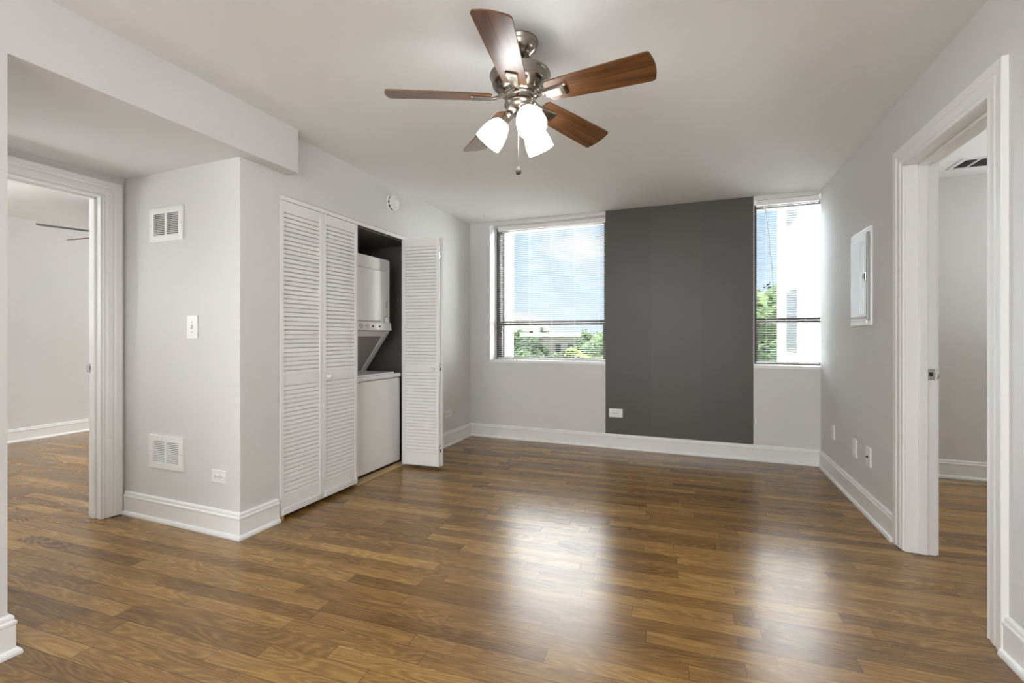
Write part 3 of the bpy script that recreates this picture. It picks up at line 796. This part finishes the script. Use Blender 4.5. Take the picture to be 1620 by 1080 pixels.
# ceiling register seen through the right doorway
cv = thing('ceiling_vent', 'white ceiling register with dark slots in the room on the right', 'vent', (2.075, 4.445, H))
x0, x1, y0, y1 = -0.235, 0.235, -0.125, 0.125
obj('vent_frame', B((x0, x1, y0, y0 + .028, -.008, .0005), (x0, x1, y1 - .028, y1, -.008, .0005), (x0, x0 + .028, y0 + .028, y1 - .028, -.008, .0005), (x1 - .028, x1, y0 + .028, y1 - .028, -.008, .0005)), M_WHITE, cv)
obj('backing', B((x0 + .028, x1 - .028, y0 + .028, y1 - .028, -.001, .0005)), M_DARK, cv)
obj('divider', B((-0.128, -0.114, y0 + .028, y1 - .028, -.0085, -.001)), M_WHITE, cv)
obj('divider', B((0.114, 0.128, y0 + .028, y1 - .028, -.0085, -.001)), M_WHITE, cv)
bm = bmesh.new()
for k in range(13):
    y = y0 + .036 + k * 0.0148
    prism(bm, [(y, -.0075), (y + .0016, -.0075), (y + .009, -.0015), (y + .0074, -.0015)], 'x', -0.114, 0.114)
obj('louver_bank', bm, M_GREYPL, cv)
for a, b in ((x0 + .028, -0.128), (0.128, x1 - .028)):
    bm = bmesh.new()
    for k in range(5):
        x = a + .006 + k * 0.0146
        prism(bm, [(x, -.0075), (x + .0016, -.0075), (x + .008, -.0015), (x + .0064, -.0015)], 'y', y0 + .028, y1 - .028)
    obj('louver_bank', bm, M_GREYPL, cv)
hk = thing('ceiling_hook', 'tiny white ceiling hook near the window corner', 'hook', (-2.085, 4.485, H))
bm = bmesh.new(); lathe(bm, [(0, 0), (0.009, 0), (0.008, -0.003), (0, -0.004)], 14); obj('hook_base', bm, M_WHITE, hk)
bm = bmesh.new(); tube(bm, [(0, 0, -.003), (0, 0, -.010), (0.005, 0, -.015), (0.009, 0, -.011)], 0.0016, 6); obj('hook_wire', bm, M_GREYSTEEL, hk)

# ------------------------------------------------------------------ ceiling fans
def blade_mesh(bm, r0, r1, w0, w1, th=0.006, pitch=-15, z=0.0, droop=0.035):
    pts = []
    n = 8
    # outline from root to tip on the +y side, rounded tip corners, back on the -y side
    rc = 0.017
    up = [(r0, w0 * .38), (r0 + .012, w0 * .48), (r0 + .05, w0 * .5)] + [(r0 + .05 + (r1 - rc - r0 - .05) * k / n, (w0 + (w1 - w0) * (k / n) ** 0.8) / 2) for k in range(1, n + 1)]
    tip = [(r1 - rc + rc * math.sin(R(a)), w1 / 2 - rc + rc * math.cos(R(a))) for a in (20, 45, 70)]
    mid = [(r1 + .006, w1 * .22), (r1 + .009, 0)]
    half = up + tip + mid
    full = half + [(x, -y) for x, y in reversed(half[:-1])]
    c, s = math.cos(R(pitch)), math.sin(R(pitch))
    top = [bm.verts.new((x, y * c - th / 2 * s, y * s + th / 2 * c + z - droop * (x - r0))) for x, y in full]
    bot = [bm.verts.new((x, y * c + th / 2 * s, y * s - th / 2 * c + z - droop * (x - r0))) for x, y in full]
    bm.faces.new(top); bm.faces.new(bot[::-1])
    m = len(full)
    for i in range(m): bm.faces.new((top[i], bot[i], bot[(i + 1) % m], top[(i + 1) % m]))
def bracket_mesh(bm, z, pitch=-15):
    c, s = math.cos(R(pitch)), math.sin(R(pitch))
    st = [(0.066, 0.016, 0.016, 0.012), (0.085, 0.014, 0.013, 0.012), (0.105, 0.016, 0.002, 0.010), (0.125, 0.019, -0.004, 0.009), (0.170, 0.024, -0.006, 0.009), (0.212, 0.029, -0.0075, 0.009), (0.220, 0.025, -0.0075, 0.007)]
    rings = []
    for i, (x, hw, zz, t) in enumerate(st):
        k = min(1, i / 3)
        cc, ss = math.cos(R(pitch * k)), math.sin(R(pitch * k))
        rings.append([bm.verts.new((x, y * cc, y * ss + zz + z + q)) for y, q in ((-hw, 0), (hw, 0), (hw * .86, -t), (-hw * .86, -t))])
    for a, b in zip(rings, rings[1:]):
        for k in range(4): bm.faces.new((a[k], a[(k + 1) % 4], b[(k + 1) % 4], b[k]))
    bm.faces.new(rings[0][::-1]); bm.faces.new(rings[-1])
def slot_mesh(bm, z, pitch=-15):
    c, s = math.cos(R(pitch)), math.sin(R(pitch))
    for x in (0.196, 0.206):
        q = [bm.verts.new((xx, y * c, y * s + z - 0.0172)) for xx, y in ((x, -.016), (x + .003, -.016), (x + .003, .016), (x, .016))]
        bm.faces.new(q)
def fan(name, label, loc, phi, blade_mat, lit, r1=0.572, drop=0.0):
    root = thing(name, label, 'ceiling fan', loc)
    D = -drop
    bm = bmesh.new(); lathe(bm, [(0.0, 0), (0.074, 0), (0.078, -0.003), (0.078, -0.009), (0.074, -0.012), (0.073, -0.020), (0.068, -0.037), (0.056, -0.053), (0.044, -0.061), (0.042, -0.068), (0.034, -0.071), (0.024, -0.066), (0.017, -0.060)], 48)
    obj('canopy', bm, M_NICKEL, root)
    bm = bmesh.new(); lathe(bm, [(0.0125, -0.055), (0.0125, -0.135 + D), (0.022, -0.138 + D), (0.022, -0.150 + D)], 24); obj('downrod', bm, M_NICKEL, root)
    bm = bmesh.new()
    lathe(bm, [(0.0, -0.140 + D), (0.05, -0.140 + D), (0.112, -0.143 + D), (0.126, -0.146 + D), (0.1335, -0.151 + D), (0.1345, -0.157 + D), (0.130, -0.161 + D), (0.1285, -0.166 + D), (0.1245, -0.186 + D), (0.1225, -0.190 + D),
               (0.1225, -0.194 + D), (0.118, -0.198 + D), (0.088, -0.226 + D), (0.080, -0.229 + D), (0.078, -0.240 + D), (0.0, -0.240 + D)], 64)
    mh = obj('motor_housing', bm, M_NICKEL, root)
    for k in range(10):
        a = 2 * math.pi * k / 10 + 0.2
        bm = bmesh.new()
        n_ = Vector((0.028, 0, -0.030)).normalized()
        m_ = Matrix.Rotation(a, 4, 'Z') @ Matrix.Translation((0.1035, 0, -0.2118 + D)) @ Matrix.Rotation(R(180 - 47), 4, 'Y')
        prism(bm, rrect(-0.015, 0.015, -0.009, 0.009, 0.006), 'x', -0.001, 0.002)
        # prism lies in y-z facing x: turn it to face along local z
        bmesh.ops.transform(bm, matrix=m_ @ Matrix.Rotation(R(-90), 4, 'Y'), verts=bm.verts)
        obj('vent_slot', bm, M_SHADOWSTEEL, mh)
    zb = -0.252 + D
    for k in range(5):
        a = R(phi + 72 * k)
        bm = bmesh.new(); blade_mesh(bm, 0.128, r1, 0.112, 0.144, z=zb)
        obj('blade', bm, blade_mat, root, rot=(0, 0, a))
        bm = bmesh.new(); bracket_mesh(bm, zb)
        br = obj('blade_bracket', bm, M_NICKEL, root, rot=(0, 0, a), bevel=0.0015)
        bm = bmesh.new(); slot_mesh(bm, zb); obj('bracket_slot', bm, M_SHADOWSTEEL, br)
    bm = bmesh.new(); lathe(bm, [(0.0, -0.238 + D), (0.073, -0.238 + D), (0.074, -0.246 + D), (0.070, -0.249 + D), (0.0665, -0.252 + D), (0.0665, -0.274 + D), (0.070, -0.277 + D), (0.070, -0.282 + D), (0.064, -0.285 + D),
                                 (0.062, -0.296 + D), (0.055, -0.312 + D), (0.035, -0.322 + D), (0.012, -0.326 + D), (0.0, -0.326 + D)], 48)
    obj('switch_housing', bm, M_NICKEL, root)
    if lit:
        for az in (-50, 70, 190):
            ca, sa = math.cos(R(az)), math.sin(R(az))
            d = Vector((0.63 * ca, 0.63 * sa, -0.777)).normalized()
            p0 = Vector((0.068 * ca, 0.068 * sa, -0.335 + D))
            bm = bmesh.new(); tube(bm, [(0.040 * ca, 0.040 * sa, -0.300 + D), (0.055 * ca, 0.055 * sa, -0.316 + D), tuple(p0)], 0.011, 12)
            q = d.to_track_quat('Z', 'Y').to_matrix().to_4x4()
            mt = Matrix.Translation(p0) @ q
            lathe(bm, [(0.0, -0.012), (0.018, -0.012), (0.023, -0.006), (0.0235, 0.006), (0.029, 0.012), (0.030, 0.018), (0.026, 0.020), (0, 0.020)], 28, mt)
            obj('lamp_arm', bm, M_NICKEL, root)
            bm = bmesh.new()
            lathe(bm, [(0.026, 0.014), (0.033, 0.021), (0.042, 0.034), (0.050, 0.052), (0.056, 0.074), (0.0600, 0.098), (0.0610, 0.122), (0.0615, 0.128), (0.0585, 0.128), (0.0570, 0.100), (0.053, 0.075), (0.046, 0.052), (0.038, 0.034), (0.022, 0.019)], 36, mt)
            sh = obj('lamp_shade', bm, M_SHADE, root); sh['label'] = 'lit white glass shade'
            bm = bmesh.new()
            lathe(bm, [(0, 0.02), (0.013, 0.024), (0.014, 0.040), (0.025, 0.062), (0.029, 0.078), (0.025, 0.096), (0.012, 0.106), (0, 0.108)], 20, mt)
            obj('light_bulb', bm, M_BULB, sh)
        bm = bmesh.new(); tube(bm, [(0.0, -0.022, -0.318 + D), (0.0, -0.022, -0.560 + D)], 0.0011, 6)
        pc = obj('pull_chain', bm, M_CHROME, root)
        bm = bmesh.new(); lathe(bm, [(0, 0.0), (0.003, -0.001), (0.004, -0.008), (0.010, -0.014), (0.0125, -0.024), (0.010, -0.034), (0, -0.038)], 20, Matrix.Translation((0, -0.022, -0.556 + D)))
        obj('chain_bob', bm, M_SHADOWSTEEL, pc)
    return root
fan('ceiling_fan', 'brushed nickel ceiling fan with walnut blades and three lit glass shades', (-0.704, 1.893, H), -79.3, M_BLADE, True)
fan('ceiling_fan', 'ceiling fan with dark blades in the room through the left doorway', (-5.52, 2.95, H), 190, M_BLADE_DARK, False, r1=0.62)

# ------------------------------------------------------------------ outside
GZ = -11.0
tag(obj('ground', B((-60, 60, 5.4, 30, GZ - 0.5, GZ)), M_GROUND), 'unseen ground below the windows, made pale to bounce light', 'ground', kind='structure')
tag(obj('field', B((-300, 300, 30, 900, GZ - 0.5, GZ)), M_FIELD), 'dark green land running to the horizon', 'ground', kind='structure')

def blob_tree(name, label, x, y, ztop, rad, mat, n_leaf, seed, leaf=0.5, lobes=9):
    rnd = random.Random(seed)
    root = thing(name, label, 'tree', (x, y, GZ), group='trees outside the windows')
    hgt = ztop - GZ
    cz = hgt - rad
    bm = bmesh.new(); tube(bm, [(0, 0, -0.1), (0.1, 0, cz * .5), (0, 0, cz)], [0.35, 0.28, 0.18], 8)
    for k in range(4):
        a = rnd.uniform(0, 6.28); tube(bm, [(0, 0, cz * .75), (rad * .5 * math.cos(a), rad * .5 * math.sin(a), cz + rad * .3)], [0.16, 0.06], 6)
    obj('trunk', bm, M_BARK, root)
    bm = bmesh.new()
    centers = [(Vector((0, 0, cz)), rad * .72)]
    for k in range(lobes):
        d = Vector((rnd.gauss(0, 1), rnd.gauss(0, 1), rnd.gauss(0, .8))).normalized()
        q = rnd.uniform(.35, .5) * rad
        centers.append((Vector((0, 0, cz)) + d * (rad - q), q))
    for c, q in centers:
        bmesh.ops.create_icosphere(bm, subdivisions=2, radius=q * .86, matrix=Matrix.Translation(c))
    for i in range(n_leaf):
        c, q = centers[rnd.randrange(len(centers))]
        d = Vector((rnd.gauss(0, 1), rnd.gauss(0, 1), rnd.gauss(0, 1))).normalized()
        p = c + d * q * rnd.uniform(.85, 1.08)
        u = d.orthogonal().normalized(); u.rotate(Matrix.Rotation(rnd.uniform(0, 6.28), 3, d)); v = d.cross(u)
        tl = rnd.uniform(-.6, .6); v = (v + d * tl).normalized()
        s = leaf * rnd.uniform(.6, 1.3)
        bm.faces.new([bm.verts.new(p + u * a * s + v * b * s) for a, b in ((-.5, 0), (0, -.32), (.5, 0), (0, .32))])
    obj('crown', bm, mat, root)
    return root
def dirxy(u, dist):
    f, rt = Vector((-math.sin(R(21.433)), math.cos(R(21.433)))), Vector((math.cos(R(21.433)), math.sin(R(21.433))))
    d = f + rt * ((u - 810) / 726.0)
    return d * dist
def ztop(v, dist): return CAM_H + (531 - v) / 726.0 * dist
trees = [  # name, label, bearing, distance, top, radius, leaves
    ('lime_tree', 'lime green tree crown at the bottom centre of the wide window', 908, 37, 550, 1.8, M_LEAF_Y, 3),
    ('lime_tree', 'lime green tree crown at the bottom right of the wide window', 944, 32, 557, 1.6, M_LEAF_Y, 4),
    ('leafy_tree', 'dark green tree left of the far flat-roofed house', 838, 50, 530, 2.9, M_LEAF_D, 5),
    ('leafy_tree', 'dark green tree right of the far flat-roofed house', 938, 52, 523, 2.7, M_LEAF_D, 6),
    ('leafy_tree', 'mid green tree low in front of the far flat-roofed house', 868, 43, 554, 1.8, M_LEAF_M, 7),
    ('leafy_tree', 'mid green tree at the lower left of the wide window', 822, 33, 548, 2.3, M_LEAF_M, 8),
    ('leafy_tree', 'dark green tree behind the lime one, just right of the far house', 927, 64, 536, 2.8, M_LEAF_D, 11),
    ('leafy_tree', 'mid green tree at the lower right edge of the wide window', 951, 41, 541, 2.2, M_LEAF_M, 12),
    ('leafy_tree', 'mid green tree below the chimney of the far flat-roofed house', 846, 61, 540, 2.4, M_LEAF_M, 13),
    ('leafy_tree', 'dark green tree low in the centre of the wide window', 888, 30, 567, 1.5, M_LEAF_D, 14),
    ('leafy_tree', 'tall green tree seen at the left edge of the narrow window', 1204, 30, 428, 3.6, M_LEAF_M, 9),
    ('leafy_tree', 'dark green tree low at the left edge of the narrow window', 1218, 24, 528, 2.2, M_LEAF_D, 10),
]
for i, (n_, lb, u, ds, v, rad, mt, sd_) in enumerate(trees):
    p = dirxy(u, ds); blob_tree(n_, lb, p.x, p.y, ztop(v, ds), rad, mt, 1500, sd_, leaf=0.42)
far = [(820, 105, 516, 6), (850, 130, 518, 6), (880, 155, 519, 7), (912, 100, 521, 5), (942, 126, 513, 6.5)]
where = ['first from the left', 'second from the left', 'third from the left', 'fourth from the left', 'last on the right of the wide window']
for i, (u, ds, v, rad) in enumerate(far):
    p = dirxy(u, ds); blob_tree('distant_tree', 'distant tree on the skyline, ' + where[i], p.x, p.y, ztop(v, ds), rad, M_LEAF_D if i % 2 else M_LEAF_M, 900, 40 + i, leaf=1.1, lobes=12)

# far flat-roofed house seen through the wide window
p = dirxy(889, 72); zt = ztop(527, 72)
hs = thing('flat_roofed_house', 'far beige house with a white flat roof beyond the trees', 'house', (p.x, p.y, GZ), (0, 0, R(16)))
hh = zt - GZ
obj('wall_block', B((-2.2, 2.6, 0, 9, 0, hh - .6)), M_BEIGE, hs)
obj('wing_block', B((-6.2, -2.2, 1.5, 9, 0, hh - .7)), M_BEIGE, hs)
obj('flat_roof', B((-6.6, 2.9, -.35, 9.4, hh - .6, hh + .05)), M_ROOFW, hs, bevel=0.03)
obj('chimney', B((-4.3, -3.6, 2, 3.2, hh, hh + 1.2)), M_ROOFW, hs)
for x in (-0.6, 1.3):
    for z in (hh - 2.3, hh - 4.9):
        wf = obj('house_window', B((x - .5, x + .5, -.04, .01, z - .75, z + .75)), M_ROOFW, hs)
        obj('pane', B((x - .42, x + .42, -.055, -.035, z - .67, z - .03), (x - .42, x + .42, -.055, -.035, z + .03, z + .67)), M_PANE, wf)

# white brick wing of the same block seen through the narrow window
wg = thing('brick_wing', 'sunlit white brick wing of the building outside the narrow window', 'building', (2.62, 12.5, GZ))
obj('brick_wall', B((0, 6, -5.8, 4.8, 0, 11.3 + 9)), M_BRICK, wg)
for zc, first in ((GZ, 1), ):
    pass
for zc in (1.57 - GZ, 1.57 - GZ + 3.62, 1.57 - GZ - 3.62):
    for yc in (2.38, ):
        fr_ = obj('wing_window', B((-.02, .06, yc - .82, yc + .82, zc - .97, zc + .97)), M_ROOFW, wg)
        obj('pane', B((-.03, -.012, yc - .74, yc + .74, zc - .88, zc - .04), (-.03, -.012, yc - .74, yc + .74, zc + .04, zc + .88)), M_PANE, fr_)
        obj('window_ledge', B((-.09, .06, yc - .95, yc + .95, zc - 1.10, zc - .97)), M_ROOFW, fr_)
